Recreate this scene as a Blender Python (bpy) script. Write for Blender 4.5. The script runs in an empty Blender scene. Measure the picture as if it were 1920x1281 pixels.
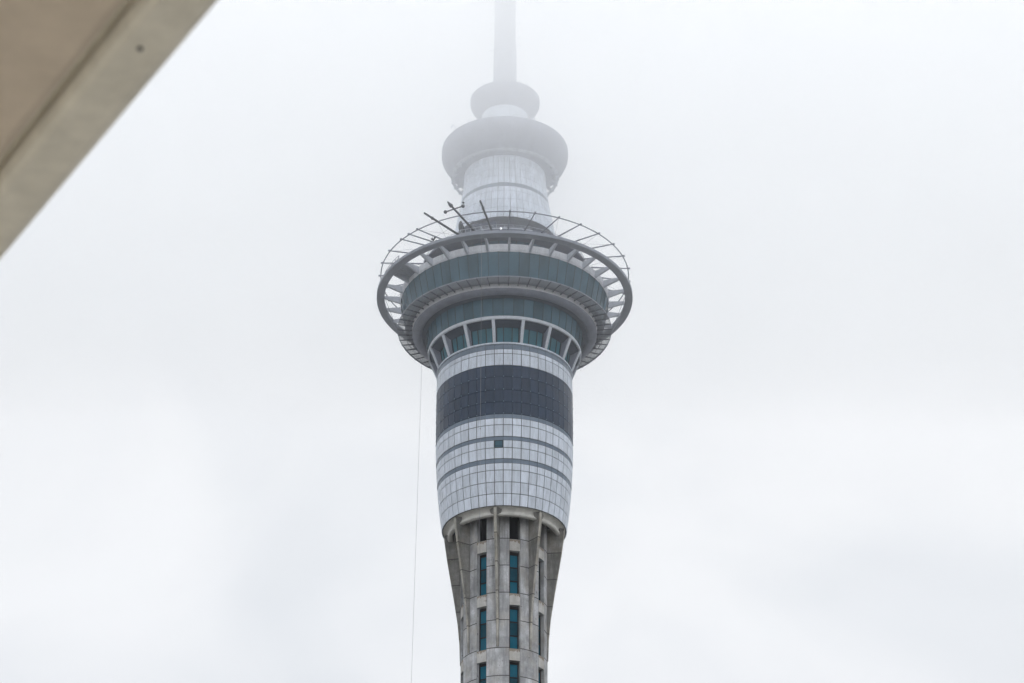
import bpy, math, random
from math import sin, cos, tan, radians as R, pi
from mathutils import Vector, Matrix
random.seed(7)
S = bpy.context.scene
COL = S.collection

# ------------------------------------------------------------------ camera, sky, sun, exposure
D = 328.0            # metres from the balcony to the tower's axis
EYE = 22.0           # height of the balcony camera
PITCH = 29.9
cam_d = bpy.data.cameras.new('camera')
cam = bpy.data.objects.new('camera', cam_d)
COL.objects.link(cam)
cam.location = (0, -D, EYE)
cam.rotation_euler = (R(90 + PITCH), 0, 0)
cam.rotation_euler.z = -math.atan(13.9 / 4790 / cos(R(PITCH)))
cam_d.sensor_width = 36
cam_d.lens = 36 * 4790 / 1920
cam_d.clip_start = 0.05
cam_d.clip_end = 20000
cam_d.dof.use_dof = True
cam_d.dof.focus_distance = 380
cam_d.dof.aperture_fstop = 12
S.camera = cam

SUN_EL, SUN_AZ = 52, 36      # soft light from the right, behind the photographer
W = bpy.data.worlds.new("World")
S.world = W
W.use_nodes = True
nt = W.node_tree
nt.nodes.clear()
def wn(t, **k):
    n = nt.nodes.new(t)
    for a, b in k.items(): setattr(n, a, b)
    return n
L = nt.links.new
w_out = wn('ShaderNodeOutputWorld'); w_bg = wn('ShaderNodeBackground')
w_bg.inputs['Strength'].default_value = 0.1
sky = wn('ShaderNodeTexSky', sky_type='NISHITA', sun_disc=False)
sky.sun_elevation = R(SUN_EL); sky.sun_rotation = R(180 - SUN_AZ)
sky.air_density = 1.0; sky.dust_density = 3.0
tc = wn('ShaderNodeTexCoord')
sep = wn('ShaderNodeSeparateXYZ'); L(tc.outputs['Generated'], sep.inputs[0])
ramp = wn('ShaderNodeValToRGB'); L(sep.outputs['Z'], ramp.inputs[0])
cr = ramp.color_ramp
cr.elements[0].position = 0.0; cr.elements[0].color = (0.765, 0.78, 0.805, 1)
cr.elements[1].position = 1.0; cr.elements[1].color = (2.45, 2.48, 2.52, 1)
for p_, c_ in ((0.36, (0.815, 0.832, 0.862, 1)), (0.47, (0.89, 0.902, 0.924, 1)), (0.66, (1.35, 1.362, 1.38, 1))):
    e_ = cr.elements.new(p_); e_.color = c_
mp = wn('ShaderNodeMapping'); mp.inputs['Scale'].default_value = (7, 7, 10); mp.inputs['Location'].default_value = (2.3, 0.4, 1.1)
L(tc.outputs['Generated'], mp.inputs[0])
no = wn('ShaderNodeTexNoise'); no.inputs['Scale'].default_value = 1.0; no.inputs['Detail'].default_value = 4
no.inputs['Roughness'].default_value = 0.45; no.inputs['Distortion'].default_value = 0.6
L(mp.outputs[0], no.inputs['Vector'])
mr = wn('ShaderNodeMapRange'); mr.inputs[1].default_value = 0.34; mr.inputs[2].default_value = 0.66
mr.inputs[3].default_value = 9.15; mr.inputs[4].default_value = 10.25
L(no.outputs[0], mr.inputs[0])
# the overcast is thinner, and so brighter, behind the photographer where the sun hides
dt = wn('ShaderNodeVectorMath', operation='DOT_PRODUCT'); L(tc.outputs['Generated'], dt.inputs[0])
dt.inputs[1].default_value = (sin(R(SUN_AZ)) * cos(R(SUN_EL)), -cos(R(SUN_AZ)) * cos(R(SUN_EL)), sin(R(SUN_EL)))
d2 = wn('ShaderNodeMapRange', interpolation_type='SMOOTHSTEP'); L(dt.outputs['Value'], d2.inputs[0])
d2.inputs[1].default_value = 0.2; d2.inputs[2].default_value = 1.0; d2.inputs[3].default_value = 1.0; d2.inputs[4].default_value = 1.5
ml_ = wn('ShaderNodeMath', operation='MULTIPLY'); L(mr.outputs[0], ml_.inputs[0]); L(d2.outputs[0], ml_.inputs[1])
vm = wn('ShaderNodeVectorMath', operation='SCALE'); L(ramp.outputs[0], vm.inputs[0]); L(ml_.outputs[0], vm.inputs['Scale'])
mx = wn('ShaderNodeMix', data_type='RGBA'); mx.inputs['Factor'].default_value = 0.97
L(sky.outputs[0], mx.inputs[6]); L(vm.outputs[0], mx.inputs[7])
tn = wn('ShaderNodeMapRange'); L(no.outputs[0], tn.inputs[0]); tn.inputs[1].default_value = 0.35; tn.inputs[2].default_value = 0.62
tm = wn('ShaderNodeMix', data_type='RGBA'); tm.blend_type = 'MIX'; L(tn.outputs[0], tm.inputs[0])
tm.inputs[6].default_value = (0.965, 0.982, 1.0, 1); tm.inputs[7].default_value = (1.0, 1.0, 1.0, 1)
tv = wn('ShaderNodeVectorMath', operation='MULTIPLY'); L(mx.outputs[2], tv.inputs[0]); L(tm.outputs[2], tv.inputs[1])
L(tv.outputs[0], w_bg.inputs['Color']); L(w_bg.outputs[0], w_out.inputs['Surface'])

sun_d = bpy.data.lights.new('sun', 'SUN')
sun_d.energy = 1.5; sun_d.angle = R(25); sun_d.color = (1.0, 0.97, 0.93)
sun = bpy.data.objects.new('sun', sun_d); COL.objects.link(sun)
_dir = Vector((sin(R(SUN_AZ)) * cos(R(SUN_EL)), -cos(R(SUN_AZ)) * cos(R(SUN_EL)), sin(R(SUN_EL))))
sun.rotation_euler = (-_dir).to_track_quat('-Z', 'Y').to_euler()

S.view_settings.view_transform = 'Standard'
S.view_settings.look = 'None'
S.view_settings.exposure = 0.12
S.view_settings.gamma = 1.0
S.cycles.max_bounces = 14
S.cycles.volume_bounces = 12
S.cycles.transparent_max_bounces = 12

# ------------------------------------------------------------------ materials
def pbr(name, col, rough=0.6, spec=0.5, metal=0.0):
    m = bpy.data.materials.new(name); m.use_nodes = True
    b = m.node_tree.nodes['Principled BSDF']
    b.inputs['Base Color'].default_value = (*col, 1)
    b.inputs['Roughness'].default_value = rough
    b.inputs['Specular IOR Level'].default_value = spec
    b.inputs['Metallic'].default_value = metal
    return m

class NT:
    """Small helper for building node graphs."""
    def __init__(s, m): s.t = m.node_tree; s.b = s.t.nodes['Principled BSDF']
    def n(s, t, ins=None, **k):
        o = s.t.nodes.new(t)
        for a, b in k.items(): setattr(o, a, b)
        for a, b in (ins or {}).items(): s.put(o.inputs[a], b)
        return o
    def put(s, sock, v):
        if isinstance(v, bpy.types.NodeSocket): s.t.links.new(v, sock)
        else: sock.default_value = v
    def math(s, op, a, b=0.0, c=0.0, clamp=False):
        o = s.n('ShaderNodeMath', operation=op, use_clamp=clamp)
        s.put(o.inputs[0], a); s.put(o.inputs[1], b); s.put(o.inputs[2], c)
        return o.outputs[0]
    def mix(s, f, a, b):
        o = s.n('ShaderNodeMix', data_type='RGBA')
        s.put(o.inputs[0], f); s.put(o.inputs[6], a); s.put(o.inputs[7], b)
        return o.outputs[2]
    def noise(s, vec, scale, detail=4, rough=0.55):
        o = s.n('ShaderNodeTexNoise', {'Vector': vec, 'Scale': scale, 'Detail': detail, 'Roughness': rough})
        return o.outputs[0]
    def rng(s, v, a, b, c, d):
        o = s.n('ShaderNodeMapRange', {0: v, 1: a, 2: b, 3: c, 4: d}); return o.outputs[0]
    def obj(s, scale=(1, 1, 1)):
        t = s.n('ShaderNodeTexCoord')
        return s.n('ShaderNodeMapping', {'Vector': t.outputs['Object'], 'Scale': scale}).outputs[0]

def concrete(name, base, joints=True):
    m = pbr(name, base, 0.85, 0.25); q = NT(m)
    o1 = q.obj(); ostreak = q.obj((1.3, 1.3, 0.16))
    blot = q.noise(o1, 0.55, 6, 0.6); streak = q.noise(ostreak, 1.6, 5, 0.6); fine = q.noise(o1, 6.0, 4, 0.65)
    warm = q.noise(q.obj((0.6, 0.6, 0.35)), 0.9, 3)
    c = q.mix(q.rng(blot, 0.32, 0.68, 0, 1), tuple(x * 0.50 for x in base) + (1,), tuple(min(1, x * 1.2) for x in base) + (1,))
    c = q.mix(q.math('MULTIPLY', q.rng(streak, 0.46, 0.68, 0, 1), 0.75), c, (base[0] * .42, base[1] * .42, base[2] * .42, 1))
    c = q.mix(q.math('MULTIPLY', q.rng(warm, 0.48, 0.66, 0, 1), 0.40), c, (base[0] * .80, base[1] * .70, base[2] * .55, 1))
    c = q.mix(q.rng(fine, 0.35, 0.68, 0.0, 0.42), c, (base[0] * .5, base[1] * .5, base[2] * .5, 1))
    spots = q.noise(q.obj((1, 1, 0.7)), 2.3, 2, 0.4)
    c = q.mix(q.rng(spots, 0.70, 0.76, 0.0, 0.75), c, (0.09, 0.085, 0.08, 1))
    if joints:
        uv = q.n('ShaderNodeUVMap'); sx = q.n('ShaderNodeSeparateXYZ', {0: uv.outputs[0]})
        u, v = sx.outputs[0], sx.outputs[1]
        # distance in degrees from the centre of the nearest window bay
        d = q.math('MULTIPLY', q.math('ABSOLUTE', q.math('SUBTRACT', q.math('FRACT', q.math('ADD', u, 0.5)), 0.5)), 45.0)
        vline = q.math('LESS_THAN', q.math('ABSOLUTE', q.math('SUBTRACT', d, 7.35)), 0.30)
        inbay = q.math('LESS_THAN', d, 7.35)
        fz = q.math('FRACT', q.math('ADD', q.math('DIVIDE', q.math('SUBTRACT', v, 159.17), 4.0835), 0.5))
        hline = q.math('LESS_THAN', q.math('ABSOLUTE', q.math('SUBTRACT', fz, 0.5)), 0.016)
        # cast panels differ slightly in tone
        pid = q.n('ShaderNodeCombineXYZ', {0: q.math('FLOOR', q.math('MULTIPLY', u, 3.0)), 1: q.math('FLOOR', q.math('DIVIDE', q.math('SUBTRACT', v, 159.17), 4.0835))})
        wn_ = q.n('ShaderNodeTexWhiteNoise', {'Vector': pid.outputs[0]}, noise_dimensions='3D')
        tone = q.rng(wn_.outputs['Value'], 0, 1, 0.86, 1.12)
        sc = q.n('ShaderNodeVectorMath', operation='SCALE'); q.put(sc.inputs[0], c); q.put(sc.inputs['Scale'], tone)
        c = q.mix(q.math('MULTIPLY', inbay, 0.40), sc.outputs[0], (base[0] * 1.05, base[1] * 0.97, base[2] * 0.82, 1))
        # rust runs under the window sills
        fs_ = q.math('FRACT', q.math('DIVIDE', q.math('SUBTRACT', v, 167.21), 8.165))
        run = q.math('MULTIPLY', q.math('GREATER_THAN', fs_, q.rng(q.noise(q.obj((3, 3, .2)), 1.5, 4), .35, .65, .985, .93)), inbay)
        c = q.mix(q.math('MULTIPLY', run, 0.7), c, (0.17, 0.12, 0.075, 1))
        ln = q.math('MAXIMUM', q.math('MULTIPLY', vline, 0.6), q.math('MULTIPLY', hline, 0.95))
        c = q.mix(ln, c, (0.07, 0.068, 0.066, 1))
    q.put(q.b.inputs['Base Color'], c)
    bp = q.n('ShaderNodeBump', {'Strength': 0.25, 'Distance': 0.05, 'Height': fine})
    q.put(q.b.inputs['Normal'], bp.outputs[0])
    return m

def panel_mat(name, base, rough, spec, var=0.10, dirt=0.25, metal=0.0):
    """Sheet panels: every panel (one UV cell each) has a slightly different tone, with faint run marks."""
    m = pbr(name, base, rough, spec, metal); q = NT(m)
    uv = q.n('ShaderNodeUVMap')
    w = q.n('ShaderNodeTexWhiteNoise', {'Vector': uv.outputs[0]}, noise_dimensions='2D')
    tone = q.rng(w.outputs['Value'], 0, 1, 1 - var, 1 + var * 0.5)
    st = q.noise(q.obj((2.2, 2.2, 0.28)), 1.2, 5, 0.6)
    bl = q.noise(q.obj(), 0.45, 4, 0.55)
    tone = q.math('MULTIPLY', tone, q.rng(st, 0.42, 0.72, 1.0, 1.0 - dirt))
    tone = q.math('MULTIPLY', tone, q.rng(bl, 0.3, 0.7, 0.93, 1.05))
    sc = q.n('ShaderNodeVectorMath', operation='SCALE'); sc.inputs[0].default_value = base
    q.put(sc.inputs['Scale'], tone)
    tint = q.mix(q.math('MULTIPLY', w.outputs['Value'], 0.15), sc.outputs[0], q.n('ShaderNodeVectorMath', {0: sc.outputs[0], 1: (1.04, 0.985, 1.0)}, operation='MULTIPLY').outputs[0])
    q.put(q.b.inputs['Base Color'], tint)
    q.put(q.b.inputs['Roughness'], q.rng(w.outputs['Value'], 0, 1, rough * 0.85, min(1, rough * 1.2)))
    return m

def glass_mat(name, base, rough=0.08, spec=0.25, var=0.25):
    m = pbr(name, base, rough, spec); q = NT(m)
    uv = q.n('ShaderNodeUVMap')
    w = q.n('ShaderNodeTexWhiteNoise', {'Vector': uv.outputs[0]}, noise_dimensions='2D')
    n_ = q.noise(q.obj((1, 1, 0.5)), 0.5, 4, 0.5)
    tone = q.math('MULTIPLY', q.rng(w.outputs['Value'], 0, 1, 1 - var, 1 + var), q.rng(n_, 0.3, 0.7, 0.8, 1.2))
    sc = q.n('ShaderNodeVectorMath', operation='SCALE'); sc.inputs[0].default_value = base
    q.put(sc.inputs['Scale'], tone)
    q.put(q.b.inputs['Base Color'], sc.outputs[0])
    return m

def painted(name, base, rough=0.5, spec=0.4, amt=0.22, scale=0.8):
    m = pbr(name, base, rough, spec); q = NT(m)
    n_ = q.noise(q.obj((1, 1, 0.4)), scale, 6, 0.6)
    t = q.rng(n_, 0.3, 0.7, 1 - amt, 1 + amt * 0.5)
    sc = q.n('ShaderNodeVectorMath', operation='SCALE'); sc.inputs[0].default_value = base
    q.put(sc.inputs['Scale'], t); q.put(q.b.inputs['Base Color'], sc.outputs[0])
    return m

M = {}
M['concrete'] = concrete('concrete', (0.55, 0.56, 0.58))
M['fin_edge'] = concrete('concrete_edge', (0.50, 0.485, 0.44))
M['fin'] = concrete('concrete_fin_shaded', (0.285, 0.28, 0.265))  # brownish concrete, darkened to put the shade between ribs into the colour
M['concrete_plain'] = painted('concrete_plain', (0.70, 0.69, 0.65), 0.85, 0.2, 0.16, 1.2)
M['panel'] = panel_mat('white_panel', (0.71, 0.775, 0.87), 0.42, 0.35, 0.15, 0.24)
M['panel_back'] = pbr('joint_dark', (0.10, 0.11, 0.125), 0.8, 0.2)
M['louvre'] = panel_mat('grey_louvre', (0.155, 0.205, 0.27), 0.35, 0.5, 0.08, 0.12)
M['dark_panel'] = panel_mat('dark_panel', (0.032, 0.054, 0.096), 0.38, 0.28, 0.2, 0.3)
M['dark_back'] = pbr('dark_joint', (0.018, 0.024, 0.036), 0.7, 0.2)
M['bolt'] = pbr('bolt', (0.22, 0.30, 0.38), 0.4, 0.5)
M['win_glass'] = glass_mat('shaft_glass', (0.006, 0.090, 0.140), 0.12, 0.03, 0.42)
M['win_frame'] = pbr('black_frame', (0.004, 0.004, 0.006), 0.6, 0.2)
M['teal'] = glass_mat('teal_glass', (0.062, 0.128, 0.172), 0.12, 0.16, 0.22)
M['bay_glass'] = glass_mat('bay_glass', (0.065, 0.185, 0.235), 0.10, 0.12, 0.2)
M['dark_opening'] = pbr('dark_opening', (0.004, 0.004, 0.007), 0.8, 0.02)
M['fascia'] = painted('fascia_white', (0.78, 0.79, 0.82), 0.5, 0.3, 0.1)
M['mullion'] = pbr('mullion', (0.025, 0.045, 0.058), 0.5, 0.3)
M['white'] = painted('white_metal', (0.66, 0.70, 0.76), 0.4, 0.4, 0.12)
M['pale'] = painted('pale_fascia', (0.68, 0.70, 0.745), 0.55, 0.3, 0.2)
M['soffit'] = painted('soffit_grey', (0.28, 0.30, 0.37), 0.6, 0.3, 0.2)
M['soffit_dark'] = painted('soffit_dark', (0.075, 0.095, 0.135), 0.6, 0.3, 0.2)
M['halo'] = painted('halo_grey', (0.275, 0.30, 0.36), 0.55, 0.3, 0.16, 0.5)
M['spoke'] = painted('spoke_grey', (0.48, 0.51, 0.57), 0.5, 0.35, 0.18)
M['steel'] = painted('steel_grey', (0.23, 0.25, 0.30), 0.5, 0.4, 0.2)
M['steel_dark'] = pbr('steel_dark', (0.06, 0.063, 0.075), 0.5, 0.4)
M['grate'] = pbr('grating', (0.27, 0.29, 0.33), 0.6, 0.3)
M['core'] = painted('core_grey', (0.14, 0.155, 0.195), 0.7, 0.2, 0.25)
M['cable'] = pbr('cable', (0.30, 0.30, 0.32), 0.5, 0.3)

# ------------------------------------------------------------------ mesh helpers
def P(r, th, z):
    """Point at radius r, bearing th (degrees, 0 = towards the camera, + = right), height z."""
    a = R(th)
    return (r * sin(a), -r * cos(a), z)

class MB:
    def __init__(s): s.v = []; s.f = []; s.uv = []; s.mi = []; s.sm = []
    def add(s, vs, faces, uvs=None, mi=0, smooth=False):
        o = len(s.v); s.v += [tuple(x) for x in vs]
        for i, f in enumerate(faces):
            s.f.append([o + k for k in f]); s.mi.append(mi); s.sm.append(smooth)
            s.uv.append(uvs[i] if uvs else [(0.5, 0.5)] * len(f))
    def quad(s, a, b, c, d, uv=None, mi=0, smooth=False):
        s.add([a, b, c, d], [(0, 1, 2, 3)], [uv or [(0.5, 0.5)] * 4], mi, smooth)
    def lathe(s, prof, n=96, ph=0.0, mi=0, smooth=True, closed=False, cap0=False, cap1=False, a0=0, a1=360):
        """Surface of revolution of (r, z) points; list upwards for an outward face."""
        full = abs(a1 - a0 - 360) < 1e-6
        st = (a1 - a0) / n; cols = n if full else n + 1
        vs = [P(r, ph + a0 + st * k, z) for k in range(cols) for r, z in prof]
        m = len(prof); fs = []; uvs = []
        for k in range(n):
            k2 = (k + 1) % cols
            for j in range(m if closed else m - 1):
                j2 = (j + 1) % m
                fs.append((k * m + j, k2 * m + j, k2 * m + j2, k * m + j2))
                ua, ub = (ph + a0 + st * k), (ph + a0 + st * (k + 1))
                uvs.append([((ua - 14) / 45, prof[j][1]), ((ub - 14) / 45, prof[j][1]), ((ub - 14) / 45, prof[j2][1]), ((ua - 14) / 45, prof[j2][1])])
        s.add(vs, fs, uvs, mi, smooth)
        for flag, j in ((cap0, 0), (cap1, m - 1)):
            if flag: s.add([P(prof[j][0], ph + st * k, prof[j][1]) for k in range(n)], [tuple(range(n)) if j else tuple(reversed(range(n)))], None, mi)
    def panels(s, rows, n, ph, gap=0.05, lift=0.05, mi=0, row0=0, skip=()):
        """Flat sheet panels standing LIFT proud of the backing; rows = list of (r, z) row edges."""
        st = 360.0 / n
        for i in range(len(rows) - 1):
            (r0, z0), (r1, z1) = rows[i], rows[i + 1]
            t = gap / 2 / max(1e-6, math.hypot(r1 - r0, z1 - z0))
            ra, za = r0 + (r1 - r0) * t, z0 + (z1 - z0) * t
            rb, zb = r1 + (r0 - r1) * t, z1 + (z0 - z1) * t
            for k in range(n):
                if (i, k) in skip: continue
                g0, g1 = math.degrees(gap / 2 / ra), math.degrees(gap / 2 / rb)
                A, B = ph + st * k, ph + st * (k + 1)
                o = [P(ra + lift, A + g0, za), P(ra + lift, B - g0, za), P(rb + lift, B - g1, zb), P(rb + lift, A + g1, zb)]
                i_ = [P(ra - .03, A + g0, za), P(ra - .03, B - g0, za), P(rb - .03, B - g1, zb), P(rb - .03, A + g1, zb)]
                u = [(k + .5, i + row0 + .5)] * 4
                s.add(o + i_, [(0, 1, 2, 3), (4, 5, 1, 0), (5, 6, 2, 1), (6, 7, 3, 2), (7, 4, 0, 3)], [u] * 5, mi)
    def box(s, c, sx, sy, sz, mi=0, rot=None):
        hx, hy, hz = sx / 2, sy / 2, sz / 2
        vs = [Vector((a * hx, b * hy, d * hz)) for d in (-1, 1) for b in (-1, 1) for a in (-1, 1)]
        if rot is not None: vs = [rot @ v for v in vs]
        vs = [v + Vector(c) for v in vs]
        s.add(vs, [(0, 2, 3, 1), (4, 5, 7, 6), (0, 1, 5, 4), (1, 3, 7, 5), (3, 2, 6, 7), (2, 0, 4, 6)], None, mi)
    def prism(s, a, b, w, h, mi=0, w2=None, h2=None, up=(0, 0, 1)):
        """Bar from a to b with section w (sideways) x h (along up)."""
        a, b, up = Vector(a), Vector(b), Vector(up)
        d = (b - a).normalized(); sd = d.cross(up).normalized(); u = sd.cross(d)
        vs = []
        for p, ww, hh in ((a, w, h), (b, w2 or w, h2 or h)):
            vs += [p + sd * (i * ww / 2) + u * (j * hh / 2) for i, j in ((-1, -1), (1, -1), (1, 1), (-1, 1))]
        s.add(vs, [(0, 3, 2, 1), (4, 5, 6, 7), (0, 1, 5, 4), (1, 2, 6, 5), (2, 3, 7, 6), (3, 0, 4, 7)], None, mi)
    def tube(s, pts, r, n=8, mi=0, r2=None):
        pts = [Vector(p) for p in pts]; m = len(pts); vs = []
        for i, p in enumerate(pts):
            d = (pts[min(i + 1, m - 1)] - pts[max(i - 1, 0)]).normalized()
            ref = Vector((0, 0, 1)) if abs(d.z) < 0.9 else Vector((1, 0, 0))
            a = d.cross(ref).normalized(); b = d.cross(a)
            rr = r if r2 is None else r + (r2 - r) * i / (m - 1)
            vs += [p + a * (rr * cos(2 * pi * k / n)) + b * (rr * sin(2 * pi * k / n)) for k in range(n)]
        fs = [(i * n + k, i * n + (k + 1) % n, (i + 1) * n + (k + 1) % n, (i + 1) * n + k) for i in range(m - 1) for k in range(n)]
        s.add(vs, fs, None, mi, True)
        s.add(vs[:n], [tuple(reversed(range(n)))], None, mi); s.add(vs[-n:], [tuple(range(n))], None, mi)
    def ball(s, c, r, mi=0, n=10):
        pr = [(r * sin(pi * i / n), -r * cos(pi * i / n)) for i in range(n + 1)]
        vs = [(c[0] + a * sin(2 * pi * k / 12), c[1] - a * cos(2 * pi * k / 12), c[2] + z) for k in range(12) for a, z in pr]
        m = n + 1
        s.add(vs, [(k * m + j, ((k + 1) % 12) * m + j, ((k + 1) % 12) * m + j + 1, k * m + j + 1) for k in range(12) for j in range(n)], None, mi, True)
    def build(s, name, mats, parent=None):
        me = bpy.data.meshes.new(name)
        me.from_pydata(s.v, [], s.f)
        uvl = me.uv_layers.new(name='UVMap')
        flat = [c for f in s.uv for p in f for c in p]
        uvl.data.foreach_set('uv', flat)
        me.polygons.foreach_set('material_index', s.mi)
        me.polygons.foreach_set('use_smooth', s.sm)
        for m in (mats if isinstance(mats, (list, tuple)) else [mats]): me.materials.append(m)
        me.update()
        o = bpy.data.objects.new(name, me); COL.objects.link(o)
        if parent: o.parent = parent
        return o

def thing(name, label, cat, loc=(0, 0, 0), group=None):
    o = bpy.data.objects.new(name, None); COL.objects.link(o)
    o.location = loc; o['label'] = label; o['category'] = cat
    if group: o['group'] = group
    return o
def copy_part(o, parent, rz, dz=0.0):
    c = o.copy(); COL.objects.link(c); c.parent = parent
    c.rotation_euler.z = rz; c.location.z = o.location.z + dz
    for ch in list(o.children):
        d = ch.copy(); COL.objects.link(d); d.parent = c
    return c
def array(o, parent, angles, group=None):
    """The prototype o stands at bearing 0; put one copy at each bearing."""
    o.rotation_euler.z = R(angles[0])
    for a in angles[1:]: copy_part(o, parent, R(a))

# ------------------------------------------------------------------ ground
g = MB(); g.add([(-4000, -4000, 0), (4000, -4000, 0), (4000, 4000, 0), (-4000, 4000, 0)], [(0, 1, 2, 3)])
M['ground'] = painted('ground_asphalt', (0.085, 0.085, 0.083), 0.9, 0.2, 0.5, 0.02)
go = g.build('ground', M['ground']); go['kind'] = 'structure'

# ------------------------------------------------------------------ the tower
T = thing('observation_tower', 'tall concrete tower with white cladding, ringed viewing pod and mast fading into low cloud', 'tower')
PH = -1.0                       # bearing of a cladding joint
FIN0, WIN0 = -8.5, 14.0         # bearings of a buttress fin and of a window bay
SH = [(6.0, 0.0), (5.97, 120.0), (5.97, 155.0), (6.01, 159.17), (6.04, 163.3), (6.08, 167.4), (6.11, 171.4), (6.15, 175.4), (6.18, 182.5)]
def shaft_r(z):
    for (r0, z0), (r1, z1) in zip(SH, SH[1:]):
        if z <= z1: return r0 + (r1 - r0) * (z - z0) / (z1 - z0)
    return SH[-1][0]
PER = 8.165
rows = [(167.21 - PER * k, 173.67 - PER * k) for k in range(6)]
rows.append((175.40, 181.9))
zs = sorted(set([0, 40, 80, 110] + [z for a in rows for z in a] + [182.5]))
HA = 7.2
offs = [-22.5, -18, -12.5, -HA, -3.6, 0, 3.6, HA, 12.5, 18, 22.5]
sh = MB()
for bay in range(8):
    c = WIN0 + 45 * bay
    for a, b in zip(offs, offs[1:]):
        for z0, z1 in zip(zs, zs[1:]):
            is_hole = abs(a) <= HA and abs(b) <= HA and any(abs(z0 - w0) < .01 and abs(z1 - w1) < .01 for w0, w1 in rows)
            if is_hole: continue
            uv = [((a / 45 + bay), z0), ((b / 45 + bay), z0), ((b / 45 + bay), z1), ((a / 45 + bay), z1)]
            sh.quad(P(shaft_r(z0), c + a, z0), P(shaft_r(z0), c + b, z0), P(shaft_r(z1), c + b, z1), P(shaft_r(z1), c + a, z1), uv, 0, True)
    for w0, w1 in rows:         # reveals
        ra, rb, ri = shaft_r(w0), shaft_r(w1), 5.28
        u1 = [((8.5 + 0.0) / 45 + bay, w0)] * 4
        hb = HA * 1.02
        sh.quad(P(ra, c - HA, w0), P(rb, c - HA, w1), P(ri, c - hb, w1), P(ri, c - hb, w0), u1)
        sh.quad(P(ra, c + HA, w0), P(ri, c + hb, w0), P(ri, c + hb, w1), P(rb, c + HA, w1), u1)
        sub = [-HA, -3.6, 0, 3.6, HA]
        for a, b in zip(sub, sub[1:]):
            sh.quad(P(rb, c + a, w1), P(rb, c + b, w1), P(ri, c + b, w1), P(ri, c + a, w1), u1)
            sh.quad(P(ra, c + a, w0), P(ri, c + a, w0), P(ri, c + b, w0), P(ra, c + b, w0), u1)
shaft = sh.build('shaft', M['concrete'], T)

# windows of the shaft: one frame with its panes, copied to every opening in view
z0, z1 = rows[0]
fr = MB(); hw = 0.665; rg = 5.36
for x in (-hw + .07, hw - .07): fr.box((x, -rg - .05, (z0 + z1) / 2), .16, .14, z1 - z0 - .01)
for z, h in ((z0 + .09, .17), (z1 - .20, .38)): fr.box((0, -rg - .05, z), 2 * hw - .30, .13, h)
gz = (z1 - z0) / 3.15
for k in (1, 2): fr.box((0, -rg - .04, z0 + .05 + gz * k), 2 * hw - .30, .12, .15)
win = fr.build('shaft_window', M['win_frame'], T)
gl = MB()
for k in range(3):
    a, b = z0 + gz * k + .02, z0 + gz * (k + 1) + (.3 if k == 2 else .02)
    gl.quad((-hw + .13, -rg, a), (hw - .13, -rg, a), (hw - .13, -rg, b), (-hw + .13, -rg, b), [(k + .5, .5)] * 4)
gl.build('pane', M['win_glass'], win)
win.rotation_euler.z = R(WIN0)
for bay in range(8):
    for i, (a, b) in enumerate(rows):
        if bay == 0 and i == 0: continue
        if i == 6: continue
        copy_part(win, T, R(WIN0 + 45 * bay), a - rows[0][0])
# top row: slim black frame, its shaded void painted as a black sheet
za_, zb_ = rows[6]
fr = MB()
for x in (-hw + .05, hw - .05): fr.box((x, -rg - .05, (za_ + zb_) / 2), .12, .14, zb_ - za_ - .01)
fr.box((0, -rg - .05, za_ + .06), 2 * hw - .24, .13, .12)
vo = fr.build('dark_opening', M['win_frame'], T)
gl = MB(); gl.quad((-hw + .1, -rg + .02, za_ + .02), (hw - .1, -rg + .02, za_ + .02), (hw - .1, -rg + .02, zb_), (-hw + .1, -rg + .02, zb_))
gl.build('painted_void', M['dark_opening'], vo)
array(vo, T, [WIN0 + 45 * k for k in range(8)])

# buttress fins flaring out to the cladding
fin = MB()
prof = [(6.16, 159.3), (6.27, 162.4), (6.55, 165.4), (7.05, 168.7), (7.61, 172.0), (8.16, 175.3), (8.47, 177.5), (8.60, 178.5), (8.62, 179.30)]
N = len(prof); th = .19
vs = []
for r, z in prof:
    t = th * (0.75 + 0.45 * (z - 159.3) / 20)
    for x, rr in ((-t, r - .03), (-t + .04, r), (t - .04, r), (t, r - .03)): vs.append((x, -rr, z))
    wb = t + .10
    vs += [(wb, -5.9, z), (-wb, -5.9, z)]
fs = []; uvs = []
for i in range(N - 1):
    for j in range(6):
        j2 = (j + 1) % 6
        fs.append((i * 6 + j, i * 6 + j2, (i + 1) * 6 + j2, (i + 1) * 6 + j))
        zz = (prof[i][1], prof[i + 1][1])
        uvs.append([(.27, zz[0]), (.27, zz[0]), (.27, zz[1]), (.27, zz[1])])
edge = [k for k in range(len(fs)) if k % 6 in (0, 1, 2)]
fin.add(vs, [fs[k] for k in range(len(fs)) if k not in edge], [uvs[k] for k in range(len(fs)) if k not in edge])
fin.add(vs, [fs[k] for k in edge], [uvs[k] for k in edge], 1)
fin.add(vs[-6:], [(0, 1, 2, 3, 4, 5)], [[(.27, 179)] * 6])
for sd in (-1, 1):              # gussets that meet the ring beam
    fin.add([(sd * .2, -8.50, 179.28), (sd * .2, -8.05, 178.25), (sd * .2, -7.7, 179.28), (sd * .95, -8.05, 179.28), (sd * .72, -7.98, 178.5)],
            [(0, 1, 4, 3), (0, 3, 2), (1, 2, 4), (2, 3, 4), (0, 2, 1)], [[(.27, 178.4)] * 4] + [[(.27, 178.4)] * 3] * 4)
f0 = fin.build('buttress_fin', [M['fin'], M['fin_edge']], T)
array(f0, T, [FIN0 + 45 * k for k in range(8)])

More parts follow.
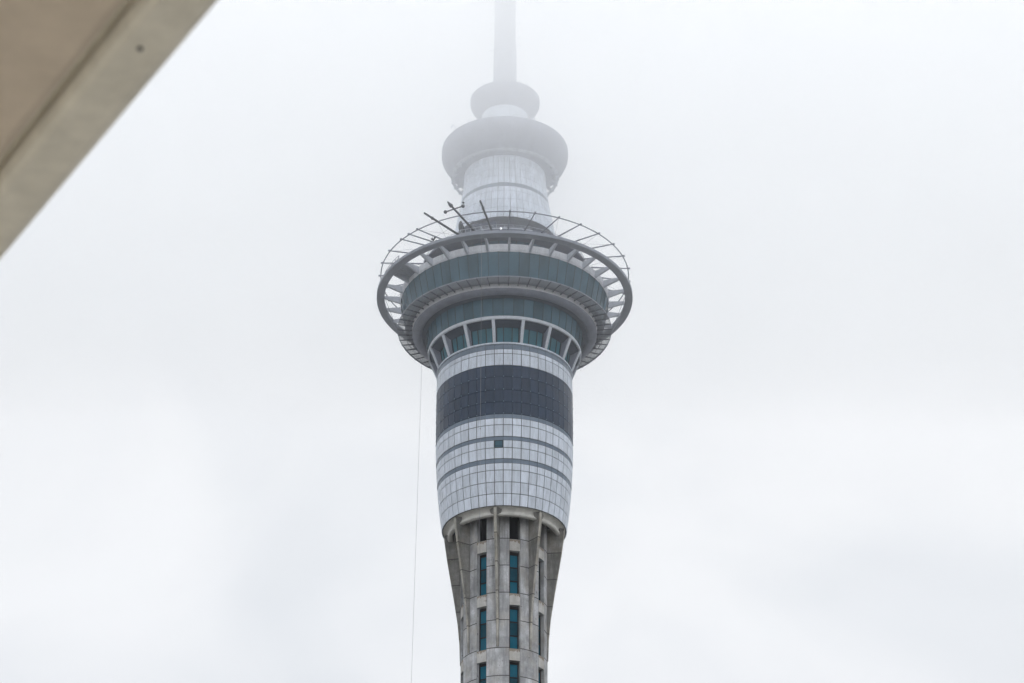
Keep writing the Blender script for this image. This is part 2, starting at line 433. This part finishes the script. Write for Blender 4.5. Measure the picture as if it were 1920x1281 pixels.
rb = MB()
rb.lathe([(7.35, 179.42), (7.35, 178.24), (7.72, 178.18), (7.93, 178.22), (8.03, 178.40), (7.99, 178.58), (7.86, 178.72), (7.88, 178.90), (8.06, 179.08), (8.40, 179.22), (8.70, 179.29)], 128, 0, 0, True)
rb.build('ring_beam', M['concrete_plain'], T)
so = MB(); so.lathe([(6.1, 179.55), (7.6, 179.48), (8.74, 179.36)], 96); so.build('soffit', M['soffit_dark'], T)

# white cladding drum
C1 = [(8.82, 179.23), (9.07, 180.98), (9.28, 182.69), (9.45, 184.45), (9.55, 185.52), (9.60, 186.17), (9.70, 187.85), (9.77, 189.01), (9.80, 189.59), (9.87, 191.40), (9.89, 192.47), (9.90, 193.13)]
C2 = [(9.90, 193.13), (9.92, 195.04), (9.94, 196.99), (9.94, 199.08), (9.93, 201.01)]
C3 = [(9.93, 201.01), (9.90, 202.93), (9.88, 203.68), (9.87, 204.53)]
back = [(r - .06, z) for r, z in C1 + C2[1:] + C3[1:]]
cl = MB()
cl.lathe([(8.72, 179.30)] + [(r - .05, z) for r, z in back], 48, PH, 1, False)
cl.quad(P(1, 0, 179), P(1, 1, 179), P(1, 1, 179.1), P(1, 0, 179.1), None, 1)
WK = -1                                   # the small window sits in panel k = -1
for i0, i1, r0_ in ((0, 4, 0), (5, 7, 5), (8, 10, 8)):
    cl.panels(C1[i0:i1 + 1], 48, PH, .10, .05, 0, r0_, {(1, 47)} if i0 == 5 else ())
cl.panels(C3[0:3], 48, PH, .10, .05, 0, 20)
cl.lathe([(9.80, 204.54), (9.97, 204.54), (10.0, 204.64), (9.97, 204.80), (9.4, 204.84)], 96, PH, 0, False)
cl.build('cladding', [M['panel'], M['panel_back']], T)
for a, b in ((C1[4], C1[5]), (C1[7], C1[8]), (C1[10], C1[11]), (C3[2], C3[3])):
    lv = MB(); lv.panels([a, b], 48, PH, .05, .0, 0, int(a[1]))
    lv.build('louvre_band', M['louvre'], T)
db = MB()
db.panels(C2, 48, PH, .035, .03, 0, 30)
db.lathe([(r - .025, z) for r, z in C2], 48, PH, 1, False)
for i, (r, z) in enumerate(C2[1:-1] + [C2[0]]):
    for k in range(48):
        p = P(r + .03, PH + 7.5 * k + .25, z + .10)
        db.box(p, .13, .13, .09, 2, Matrix.Rotation(R(PH + 7.5 * k), 3, 'Z'))
db.build('dark_band', [M['dark_panel'], M['dark_back'], M['bolt']], T)

cw = MB()
r0, zA, r1, zB = 9.70, 187.85, 9.77, 189.01
a0, a1 = PH - 7.5 + .3, PH - .3
def fq(m, aa, ab, za, zb, d, mi, uv=None):
    f = lambda z: r0 + (r1 - r0) * (z - zA) / (zB - zA) + d
    m.quad(P(f(za), aa, za), P(f(za), ab, za), P(f(zb), ab, zb), P(f(zb), aa, zb), uv, mi)
for (aa, ab, za, zb) in ((a0, a1, zA + .04, zA + .16), (a0, a1, zB - .12, zB - .03), (a0, a0 + .6, zA + .16, zB - .12), (a1 - .6, a1, zA + .16, zB - .12), (a0 + .6, a1 - .6, zA + .30, zA + .36)):
    fq(cw, aa, ab, za, zb, .0, 0)
cwo = cw.build('small_window', M['mullion'], T)
cg = MB(); fq(cg, a0 + .1, a1 - .1, zA + .05, zB - .05, -.035, 0); cg.build('pane', M['teal'], cwo)

# ---- recessed windows with white posts under the first glazed ring
POST = [FIN0 + 22.5 * k for k in range(16)]
cr_ = MB()
cr_.lathe([(11.02, 207.95), (11.24, 207.88), (11.32, 207.98), (11.34, 208.32), (11.28, 208.44), (11.05, 208.46)], 128, PH, 0, True, True)
cr_.build('window_surround', M['white'], T)
pm = MB()
a_, b_ = Vector((0, -9.93, 204.78)), Vector((0, -11.2, 207.98))
for x in (-.12, .12): pm.prism(a_ + Vector((x, 0, 0)), b_ + Vector((x * 1.2, 0, 0)), .15, .22, 0)
pm.prism(a_ + Vector((0, .05, 0)), b_ + Vector((0, .05, 0)), .12, .18, 0)
# radial side wall behind the post
for x, d in ((-.2, -1), (.2, 1)):
    pm.add([(x, -9.88, 204.8), (x, -11.12, 207.95), (x * .9, -9.6, 207.5), (x * .9, -9.15, 204.8)], [(0, 1, 2, 3) if d > 0 else (3, 2, 1, 0)], None, 1)
po = pm.build('window_post', [M['white'], M['soffit']], T)
array(po, T, POST)
st_ = MB()
st_.lathe([(9.55, 207.30), (10.2, 207.50), (11.06, 207.97)], 96)
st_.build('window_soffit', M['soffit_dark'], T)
bw = MB(); NPH = 3
for k in range(3):
    A, B = -11.25 + 7.5 * k, -11.25 + 7.5 * (k + 1)
    bw.quad(P(9.25, A, 204.7), P(9.25, B, 204.7), P(9.72, B, 207.42), P(9.72, A, 207.42), [(k + .5, .5)] * 4)
bg = bw.build('recessed_window', M['bay_glass'], T)
mu = MB()
for k in (-1, 1):
    mu.prism(P(9.29, k * 3.75, 204.75), P(9.76, k * 3.75, 207.38), .13, .10)
for k in (-1, 1):
    mu.prism(P(9.31, k * 9.6, 204.75), P(9.78, k * 9.6, 207.38), .16, .10)
mu.build('window_frame', M['mullion'], bg)
array(bg, T, [p + 11.25 for p in POST])

# ---- first glazed ring, soffit, hanging catwalk
def glazed(name, lo, hi, n, ph, mat, mw=.07):
    m = MB(); st = 360 / n
    for k in range(n):
        A, B = ph + st * k, ph + st * (k + 1)
        m.quad(P(lo[0], A, lo[1]), P(lo[0], B, lo[1]), P(hi[0], B, hi[1]), P(hi[0], A, hi[1]), [(k + .5, .5)] * 4)
    o = m.build(name, mat, T)
    f = MB()
    for k in range(n):
        A = ph + st * k
        f.prism(P(lo[0] + .01, A, lo[1]), P(hi[0] + .01, A, hi[1]), mw, .08, 0, None, None, (sin(R(A)), -cos(R(A)), 0))
    f.build('glazing_frame', M['mullion'], o)
    return o
glazed('lower_glazing', (11.26, 208.40), (11.58, 211.20), 48, PH, M['teal'])
sr = MB()
sr.lathe([(11.50, 211.22), (12.25, 211.36)], 128, 0, 1)  # inner recess in the dark tone: its shadow is put into the colour
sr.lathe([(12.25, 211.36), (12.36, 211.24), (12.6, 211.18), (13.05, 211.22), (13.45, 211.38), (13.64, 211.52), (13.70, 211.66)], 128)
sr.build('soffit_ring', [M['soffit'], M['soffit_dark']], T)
fa = MB(); fa.lathe([(13.70, 211.64), (13.72, 212.55)], 128, 0, 0, True); fa.build('fascia', M['fascia'], T)
us = MB(); us.lathe([(13.7, 212.55), (14.62, 212.60)], 128); us.build('floor_soffit', M['soffit'], T)
CAT0 = 2.25
cat = MB()
cat.lathe([(15.78, 212.16), (15.86, 212.16), (15.86, 212.38), (15.78, 212.38)], 128, 0, 0, False, True)
cat.lathe([(14.06, 212.20), (14.12, 212.20), (14.12, 212.34), (14.06, 212.34)], 128, 0, 0, False, True)
nb = 9
for j in range(nb):
    r_ = 14.25 + j * (15.65 - 14.25) / (nb - 1)
    cat.lathe([(r_ - .045, 212.26), (r_ + .045, 212.26), (r_ + .045, 212.31), (r_ - .045, 212.31)], 128, 0, 1, False, True)
cato = cat.build('catwalk', [M['steel'], M['grate']], T)
tr = MB()
for r_, z_, q_ in ((14.10, 212.12, .04), (14.75, 212.08, .035)):
    tr.tube([P(r_, a, z_) for a in [i * 3.0 for i in range(121)]], q_, 6)
tr.build('cradle_rail', M['steel'], T)
br = MB()
br.add([(-.045, -13.68, 211.98), (-.045, -13.68, 212.25), (-.045, -15.92, 212.25), (-.045, -15.92, 212.15), (-.045, -14.3, 212.03),
        (.045, -13.68, 211.98), (.045, -13.68, 212.25), (.045, -15.92, 212.25), (.045, -15.92, 212.15), (.045, -14.3, 212.03)],
       [(0, 4, 3, 2, 1), (5, 6, 7, 8, 9), (0, 5, 9, 4), (4, 9, 8, 3), (3, 8, 7, 2), (2, 7, 6, 1)])
M['bracket'] = pbr('bracket_grey', (0.10, 0.11, 0.135), 0.5, 0.4)
bro = br.build('catwalk_bracket', M['bracket'], T)
array(bro, T, [CAT0 + 5.625 * k for k in range(64)])

for a0_, a1_ in ((-84, -99), (84, 99), (-101, -92), (103, 95)):
    rdm = MB(); rdm.tube([P(18.1, a0_, 217.5), P(15.7, a1_, 212.4)], .035, 6); rdm.build('tie_rod', M['steel'], T)
# ---- second glazed ring and parapet
glazed('upper_glazing', (14.62, 212.58), (15.49, 216.67), 64, CAT0, M['teal'])
pp = MB()
pp.panels([(15.50, 216.66), (15.54, 216.86)], 64, CAT0, .02, .04, 0, 0)
pp.panels([(15.55, 216.90), (15.63, 217.88)], 64, CAT0, .035, .02, 0, 1)
pp.lathe([(15.48, 216.64), (15.5, 216.9), (15.56, 217.9), (15.3, 217.92), (15.2, 217.2)], 128, CAT0, 0, True)
pp.build('parapet', M['pale'], T)
dk = MB(); dk.lathe([(9.8, 217.22), (15.3, 217.2)], 96); dk.lathe([(15.3, 217.0), (9.8, 217.0)], 96, 0, 0, True); dk.build('roof_deck', M['soffit'], T)
SP = [CAT0 + 11.25 * k for k in range(32)]
sp = MB()
sp.add([(-.17, -15.55, 216.72), (-.17, -15.55, 217.84), (-.13, -17.98, 217.93), (-.13, -17.98, 217.52),
        (.17, -15.55, 216.72), (.17, -15.55, 217.84), (.13, -17.98, 217.93), (.13, -17.98, 217.52)],
       [(0, 3, 2, 1), (4, 5, 6, 7), (0, 4, 7, 3), (1, 2, 6, 5)])
spo = sp.build('spoke', M['spoke'], T)
array(spo, T, SP)
ha = MB()
ha.lathe([(17.95, 217.52), (17.98, 217.49), (19.02, 217.49), (19.10, 217.53), (19.12, 217.60), (19.12, 217.95), (19.08, 218.0), (17.98, 218.0), (17.95, 217.97)], 192, 0, 0, False, True)
ha.build('halo_ring', M['halo'], T)

# solid jump platform between two spokes, with its railing and canopy posts
jp = MB()
jp.lathe([(15.62, 217.44), (15.62, 217.36), (18.0, 217.40), (18.0, 217.50)], 8, 0, 0, False, False, False, False, -65.1, -54.2)
for a in (-62.5, -60, -57.3): jp.prism(P(15.7, a, 217.32), P(17.95, a, 217.37), .09, .1)
jpo = jp.build('jump_platform', M['halo'], T)
jr = MB()
for a in (-74, -70.5, -67, -63.6, -60.2, -56.8):
    jr.tube([P(18.5, a, 217.98), P(18.5, a, 219.25)], .05, 6)
for z_ in (218.35, 218.8, 219.25):
    jr.tube([P(18.5, a, z_) for a in [-74 + i * 1.72 for i in range(11)]], .04, 6)
for a in (-72, -65.3, -58.5): jr.tube([P(18.5, a - 1.5, 218.05), P(18.5, a + 1.5, 219.2)], .025, 5)
jr.build('railing', M['steel'], jpo)

# ---- roof drum and outrigger ring
rd = MB(); rd.lathe([(10.0, 217.22), (10.0, 222.1)], 64, CAT0, 0, False)
rdo = rd.build('roof_drum', M['teal'], T)
rf = MB()
for k in range(48): rf.box(P(10.03, CAT0 + 7.5 * k, 219.7), .1, .1, 4.8, 0, Matrix.Rotation(R(CAT0 + 7.5 * k), 3, 'Z'))
rf.lathe([(10.03, 218.3), (10.12, 218.3), (10.12, 218.9), (10.03, 218.9)], 64, CAT0, 0, False)
rf.build('glazing_frame', M['mullion'], rdo)
ro = MB(); ro.lathe([(9.9, 222.0), (12.3, 222.12), (12.45, 222.2), (12.45, 222.5), (6.5, 222.75)], 96)
ro.build('roof', M['core'], T)
up = MB(); up.lathe([(12.30, 222.5), (12.36, 222.5), (12.36, 222.75), (12.30, 222.75)], 96, 0, 0, False, True)
up.tube([P(12.3, i * 3.0, 223.25) for i in range(121)], .035, 6)
up.tube([P(12.3, i * 3.0, 222.98) for i in range(121)], .025, 6)
for k in range(64): up.tube([P(12.3, 5.625 * k, 222.5), P(12.3, 5.625 * k, 223.25)], .03, 5)
up.build('roof_railing', M['spoke'], T)
ring = MB(); ring.tube([P(18.59, i * 2.0, 221.52) for i in range(181)], .085, 8)
ring.build('outrigger_ring', M['steel'], T)
ar = MB(); ar.tube([(0, -12.2, 222.35), (0, -15.5, 221.93), (0, -18.95, 221.50)], .12, 6, 0, .085)
ar.box((0, -18.75, 221.53), .2, .3, .22)
aro = ar.build('outrigger_arm', M['steel'], T)
LONG = (-31.5, -20.25, -9.0)
arms = [a for a in SP if not any(abs(((a + 180) % 360 - 180) - b) < 1 for b in LONG)]
array(aro, T, arms + [-48.4])
sw = MB(); sw.tube([P(18.55, 0, 221.5), P(12.4, 11.25, 222.45)], .018, 5)
swo = sw.build('stay_wire', M['cable'], T)
array(swo, T, [SP[k] for k in range(0, 32, 2)])
sw = MB(); sw.tube([P(18.55, 0, 221.5), P(12.4, -11.25, 222.45)], .018, 5)
swo = sw.build('stay_wire', M['cable'], T)
array(swo, T, [SP[k] for k in range(1, 32, 4)])

def davit(a, reach, head):
    d = MB()
    sl = (221.52 - 222.4) / (18.59 - 12.2)
    zz = lambda r: 222.4 + sl * (r - 12.2)
    d.tube([P(12.2, a, zz(12.2)), P(18.6, a, zz(18.6)), P(18.6 + reach, a, zz(18.6 + reach))], .17, 8, 0, .15)
    if head:
        e = 18.6 + reach
        d.tube([P(e - 1.0, a, zz(e - 1)), P(e - .3, a, zz(e)), P(e + .35, a, zz(e))], .30, 8, 0, .08)
        q_ = Vector(P(e - 2.2, a, zz(e - 2.2))); t = Vector((cos(R(a)), sin(R(a)), .15))
        d.tube([q_ - t * 1.35, q_ + t * 1.35], .10, 6)
        for s_ in (-1, 1): d.ball(q_ + t * 1.35 * s_, .27)
        d.ball(q_ + Vector((1.3, 0, 1.1)), .16)
    else:
        d.box(P(20.0, a, zz(20.0)), .34, .34, .34)
    return d.build('davit_arm', M['steel_dark'], T)
davit(-31.5, 3.5, False); davit(-20.25, 4.6, True); davit(-9.0, 3.8, False)

# fittings on the roof edge: dish, lamp, plant boxes
dsh = MB()
dp = [(1.3 * sin(t), .55 * (1 - cos(t * 1.0))) for t in [i * 1.15 / 8 for i in range(9)]]
ctr = Vector(P(14.6, -27.0, 222.0)); ax = Vector((1.0, .15, .35)).normalized()
q1 = ax.cross(Vector((0, 0, 1))).normalized(); q2 = ax.cross(q1)
vs = [ctr + ax * (z * 1.3) + q1 * (r * cos(2 * pi * k / 20)) + q2 * (r * sin(2 * pi * k / 20)) for k in range(20) for r, z in dp]
dsh.add(vs, [(k * 9 + j, ((k + 1) % 20) * 9 + j, ((k + 1) % 20) * 9 + j + 1, k * 9 + j + 1) for k in range(20) for j in range(8)], None, 0, True)
dsh.tube([ctr, P(13.0, -27, 222.3)], .08, 6)
dsh.build('dish_antenna', M['steel_dark'], T)
pb = MB()
for a, r_, w_, h_ in ((-26, 13.4, 2.6, 1.1), (-15, 13.0, 3.6, 1.5), (24, 13.2, 2.0, .5), (8, 13.1, 2.6, .45)):
    pb.box(P(r_ - 1.3, a, 222.45 + h_ / 2), w_, 1.0, h_, 0, Matrix.Rotation(R(a), 3, 'Z'))
pb.build('plant_box', M['core'], T)
lm = MB(); lm.ball(P(12.55, -2.6, 222.45), .14)
ml = pbr('lamp', (0.9, 0.9, 0.9)); ml.node_tree.nodes['Principled BSDF'].inputs['Emission Color'].default_value = (1, 1, 1, 1)
ml.node_tree.nodes['Principled BSDF'].inputs['Emission Strength'].default_value = 1.2
lm.build('lamp', ml, T)

# ---- upper core, cladding, pods, mast
uc = MB(); uc.lathe([(6.7, 222.6), (6.7, 227.4), (7.72, 227.62)], 96); uc.build('upper_core', M['core'], T)
U = [(7.83, 227.57), (7.53, 229.46), (7.26, 231.15), (6.99, 232.74), (6.84, 233.67), (6.72, 234.35), (6.53, 235.79), (6.38, 237.2), (6.27, 238.5), (6.22, 239.7)]
u = MB(); u.lathe([(7.7, 227.62)] + [(r - .06, z) for r, z in U], 48, PH, 1, False)
u.panels(U[0:5], 48, PH, .06, .04, 0, 40); u.panels(U[5:], 48, PH, .06, .04, 0, 50)
u.build('upper_cladding', [M['panel'], M['panel_back']], T)
ul = MB(); ul.panels(U[4:6], 48, PH, .05, .0, 0, 70); ul.build('louvre_band', M['louvre'], T)
pd = MB()
pd.lathe([(6.1, 239.75), (6.9, 239.95), (7.6, 240.35), (8.7, 241.35), (9.45, 242.4), (9.70, 243.0), (9.76, 243.4), (9.77, 244.25), (9.70, 244.45), (3.5, 245.4)], 128)
pd.build('upper_pod', M['soffit'], T)
uw = MB()
uw.lathe([(7.75, 239.45), (8.25, 239.50), (8.25, 239.62), (7.75, 239.58)], 96, 0, 0, False, True)
uw.build('catwalk', M['spoke'], T)
ub = MB(); ub.add([(-.05, -7.3, 239.5), (-.05, -7.3, 240.1), (-.05, -8.36, 239.68), (-.05, -8.36, 239.38), (.05, -7.3, 239.5), (.05, -7.3, 240.1), (.05, -8.36, 239.68), (.05, -8.36, 239.38)],
    [(0, 3, 2, 1), (4, 5, 6, 7), (0, 4, 7, 3), (1, 2, 6, 5), (3, 7, 6, 2)])
ubo = ub.build('catwalk_bracket', M['steel'], T); array(ubo, T, [CAT0 + 11.25 * k for k in range(32)])
cc = MB(); cc.lathe([(3.6, 244.6), (3.6, 251.0)], 64); cc.build('upper_column', M['panel'], T)
p2 = MB(); p2.lathe([(3.3, 250.6), (4.4, 251.6), (5.2, 252.6), (5.40, 253.1), (5.43, 253.4), (5.43, 254.0), (5.35, 254.1), (1.5, 254.6)], 96)
p2.build('top_pod', M['soffit'], T)
ma = MB(); ma.lathe([(1.84, 254.2), (1.82, 263.6), (1.70, 263.9), (1.68, 285), (1.1, 285.3), (1.0, 305), (.5, 305.3), (.35, 325), (.02, 325.4)], 32)
mo = ma.build('mast', M['halo'], T)
an = MB()
for i in range(7):
    z = 263.5 + i * 1.05; a = (-78, 82, -118, 105)[i % 4] + random.uniform(-6, 6)
    an.tube([P(1.7, a, z), P(2.35 + random.random() * .3, a, z + .05)], .04, 5)
    an.box(P(2.4, a, z + .05), .08, .12, .4, 0, Matrix.Rotation(R(a), 3, 'Z'))
an.build('antenna', M['steel'], mo)
hk = MB()
for a, r_, z in ((-52, 9.72, 244.4),):
    hk.tube([P(r_ - .3, a, z), P(r_, a, z + .7), P(r_ + .4, a, z + .8), P(r_ + .6, a, z + .4)], .07, 6)
    hk.ball(P(r_ + .6, a, z + .3), .16)
for a in (-38, -20, 25, 40): hk.box(P(5.3, a, 254.2), .25, .25, .35)
for a in (-35, -12, 8, 28): hk.box(P(9.5, a, 244.6), .25, .25, .45)
hk.build('rim_light', M['spoke'], T)

# ------------------------------------------------------------------ things hung on the tower
cb = MB(); cb.tube([(-12.7, 14.5, 217.6), (-13.3, 14.5, 163.6), (-15.1, 14.5, 0)], .022, 6)
co = cb.build('guide_cable', M['cable']); co['label'] = 'thin steel cable dropping through open sky left of the tower shaft'; co['category'] = 'cable'; co['group'] = 'steel cables hanging from the viewing ring'
cb = MB(); cb.tube([(-3.29, -19.05, 217.6), (-3.29, -19.05, 0)], .02, 6); cb.ball((-3.29, -19.05, 185.9), .09)
co = cb.build('guide_cable', M['cable']); co['label'] = 'thin steel cable with a small dark weight hanging in front of the white cladding'; co['category'] = 'cable'; co['group'] = 'steel cables hanging from the viewing ring'

# maintenance cradle slung under the davit with the cross bar
cx = P(15.9, -17.6, 219.35); rm = Matrix.Rotation(R(-17), 3, 'Z')
K = thing('maintenance_cradle', 'small railed maintenance cradle slung under the davit arms above the viewing ring', 'cradle', cx)
K.rotation_euler.z = R(-17)
k1 = MB(); k1.box((0, 0, .06), 3.3, .95, .12)
for y in (-.46, .46): k1.box((0, y, .38), 3.3, .04, .5)
for x in (-1.63, 1.63): k1.box((x, 0, .38), .04, .88, .5)
k1.build('basket', M['steel'], K)
k2 = MB()
for y in (-.46, .46):
    for x in (-1.62, -.8, 0, .8, 1.62): k2.tube([(x, y, .6), (x, y, 1.15)], .035, 5)
    k2.tube([(-1.62, y, 1.15), (1.62, y, 1.15)], .04, 6)
for x in (-1.62, 1.62): k2.tube([(x, -.46, 1.15), (x, .46, 1.15)], .04, 6)
k2.build('handrail', M['spoke'], K)
k3 = MB()
for x in (-1.4, 1.4): k3.tube([(x, 0, .1), (x, 0, 2.55)], .03, 5)
k3.tube([(-1.6, 0, 2.55), (1.6, 0, 2.55)], .06, 6)
k3.build('hanger', M['steel'], K)

pu = MB(); pu.tube([P(16.8, -38.5, 219.9), P(16.8, -37.0, 220.4)], .14, 6); pu.ball(P(16.8, -36.3, 219.6), .2); pu.ball(P(16.9, -38.7, 220.2), .16)
pu.tube([P(16.8, -37.0, 220.4), P(15.5, -31.5, 221.95)], .015, 5); pu.tube([P(16.8, -38.5, 220.0), P(15.6, -42.75, 221.9)], .015, 5)
puo = pu.build('rope_pulley', M['steel_dark']); puo['label'] = 'small dark rope pulley hanging between the thin arms left of the long pole'; puo['category'] = 'pulley'

# ------------------------------------------------------------------ the photographer's own building: balcony slab overhead
H = 1.6                                             # soffit above the eye
d_ = Vector((-.522, .853, 0)).normalized(); n_ = Vector((-d_.y, d_.x, 0))
if n_.dot(Vector((0, -1, 0))) < 0: n_ = -n_
B = thing('apartment_building', 'beige underside and edge trim of the balcony slab overhead in the upper left corner', 'building')
O = Vector((-.1855 * H, -D + 1.3024 * H, EYE + H)) - n_ * .009
def at(t, s, z): return O + d_ * t + n_ * s + Vector((0, 0, z))
def slab(m, prof, t0, t1, mi=0, smooth=False):
    a = [at(t0, s, z) for s, z in prof]; b = [at(t1, s, z) for s, z in prof]; k = len(prof)
    m.add(a + b, [(i, (i + 1) % k, k + (i + 1) % k, k + i) for i in range(k)], None, mi, smooth)
    m.add(a, [tuple(reversed(range(k)))], None, mi); m.add(b, [tuple(range(k))], None, mi)
M['trim'] = painted('edge_trim', (0.85, 0.81, 0.715), 0.6, 0.3, 0.12, 26.0)
M['board'] = painted('soffit_board', (0.74, 0.64, 0.53), 0.75, 0.2, 0.09, 20.0)
M['wall'] = painted('render_wall', (0.72, 0.68, 0.62), 0.85, 0.2, 0.1)
GW = .0475 * H
m_ = MB(); slab(m_, [(.0015, .006), (0, .013), (0, .20), (GW - .008, .20), (GW - .008, .012), (GW - .013, .004), (GW - .021, 0), (.014, 0), (.006, .002)], -9, 9)
tro = m_.build('edge_trim', M['trim'], B)
m_ = MB(); q0 = at(.22, .026, 0)
pt = None
# screw head set in the trim
ray = Vector(((262 - 960) / 4790, 0, 0))
yv = (640.5 - 92) / 4790; pr = R(PITCH)
w_ = Vector(((262 - 946.1) / 4790, cos(pr) - yv * sin(pr), sin(pr) + yv * cos(pr)))
sc_ = Vector((0, -D, EYE)) + w_ * (H / w_.z)
m_.tube([sc_ + Vector((0, 0, .004)), sc_ + Vector((0, 0, -.0015))], .0032, 10)
m_.build('screw', M['steel_dark'], tro)
m_ = MB(); slab(m_, [(GW + .007, .006), (GW + .007, .20), (2.3, .20), (2.3, 0), (GW + .017, 0)], -9, 9)
m_.build('balcony_soffit', M['board'], B)
m_ = MB(); slab(m_, [(GW - .02, .03), (GW - .02, .06), (GW + .02, .06), (GW + .02, .03)], -9, 9); m_.build('drip_groove', M['trim'], B)
m_ = MB(); slab(m_, [(-.05, -3.4), (-.05, -3.2), (2.3, -3.2), (2.3, -3.4)], -9, 9); m_.build('balcony_floor', M['trim'], B)
m_ = MB(); slab(m_, [(2.31, -EYE - H), (2.31, 22), (14, 22), (14, -EYE - H)], -14, 14); m_.build('wall', M['wall'], B)

# ------------------------------------------------------------------ haze and low cloud
def volume(name, col, dens, aniso=0.0):
    m = bpy.data.materials.new(name); m.use_nodes = True; t = m.node_tree; t.nodes.clear()
    o = t.nodes.new('ShaderNodeOutputMaterial'); v = t.nodes.new('ShaderNodeVolumePrincipled')
    v.inputs['Color'].default_value = (*col, 1); v.inputs['Density'].default_value = dens
    v.inputs['Anisotropy'].default_value = aniso
    t.links.new(v.outputs[0], o.inputs['Volume'])
    return m
hz = MB(); hz.box((0, -60, 169), 1000, 1000, 340)
ho = hz.build('haze', volume('haze', (0.95, 0.97, 0.99), 0.00005, 0.4)); ho['kind'] = 'stuff'

from mathutils import noise as mn
def cloud(base, top, dens, x0, x1, y0, y1, amp, seed):
    """A layer of cloud with an uneven base and rounded flanks, filled with even fog."""
    m = MB(); nx, ny = 40, 32; vb = []; vt = []
    for j in range(ny + 1):
        for i in range(nx + 1):
            x = x0 + (x1 - x0) * i / nx; y = y0 + (y1 - y0) * j / ny
            e = min(i, nx - i, 4) / 4 * min(j, ny - j, 4) / 4
            nz = mn.fractal(Vector((x * .022, y * .022, seed)), 1.0, 2.0, 4)
            vb.append((x, y, base + nz * amp + (1 - e) * (top - base) * .28)); vt.append((x, y, top - (1 - e) * (top - base) * .36))
    nv = len(vb); fs = []
    ix = lambda i, j: j * (nx + 1) + i
    for j in range(ny):
        for i in range(nx):
            fs.append((ix(i, j), ix(i, j + 1), ix(i + 1, j + 1), ix(i + 1, j)))
            fs.append(tuple(nv + k for k in (ix(i, j), ix(i + 1, j), ix(i + 1, j + 1), ix(i, j + 1))))
    for i in range(nx):
        fs.append((ix(i, 0), ix(i + 1, 0), nv + ix(i + 1, 0), nv + ix(i, 0)))
        fs.append((ix(i + 1, ny), ix(i, ny), nv + ix(i, ny), nv + ix(i + 1, ny)))
    for j in range(ny):
        fs.append((ix(0, j + 1), ix(0, j), nv + ix(0, j), nv + ix(0, j + 1)))
        fs.append((ix(nx, j), ix(nx, j + 1), nv + ix(nx, j + 1), nv + ix(nx, j)))
    m.add(vb + vt, fs, None, 0, True)
    o = m.build('low_cloud', volume('low_cloud', (0.976, 0.980, 0.985), dens, 0.5)); o['kind'] = 'stuff'
    return o
cloud(224.5, 332.0, 0.0215, -230, 230, -110, 75, 3.2, 3.1)
cloud(194.0, 333.5, 0.0034, -280, 280, -150, 100, 5.0, 8.4)
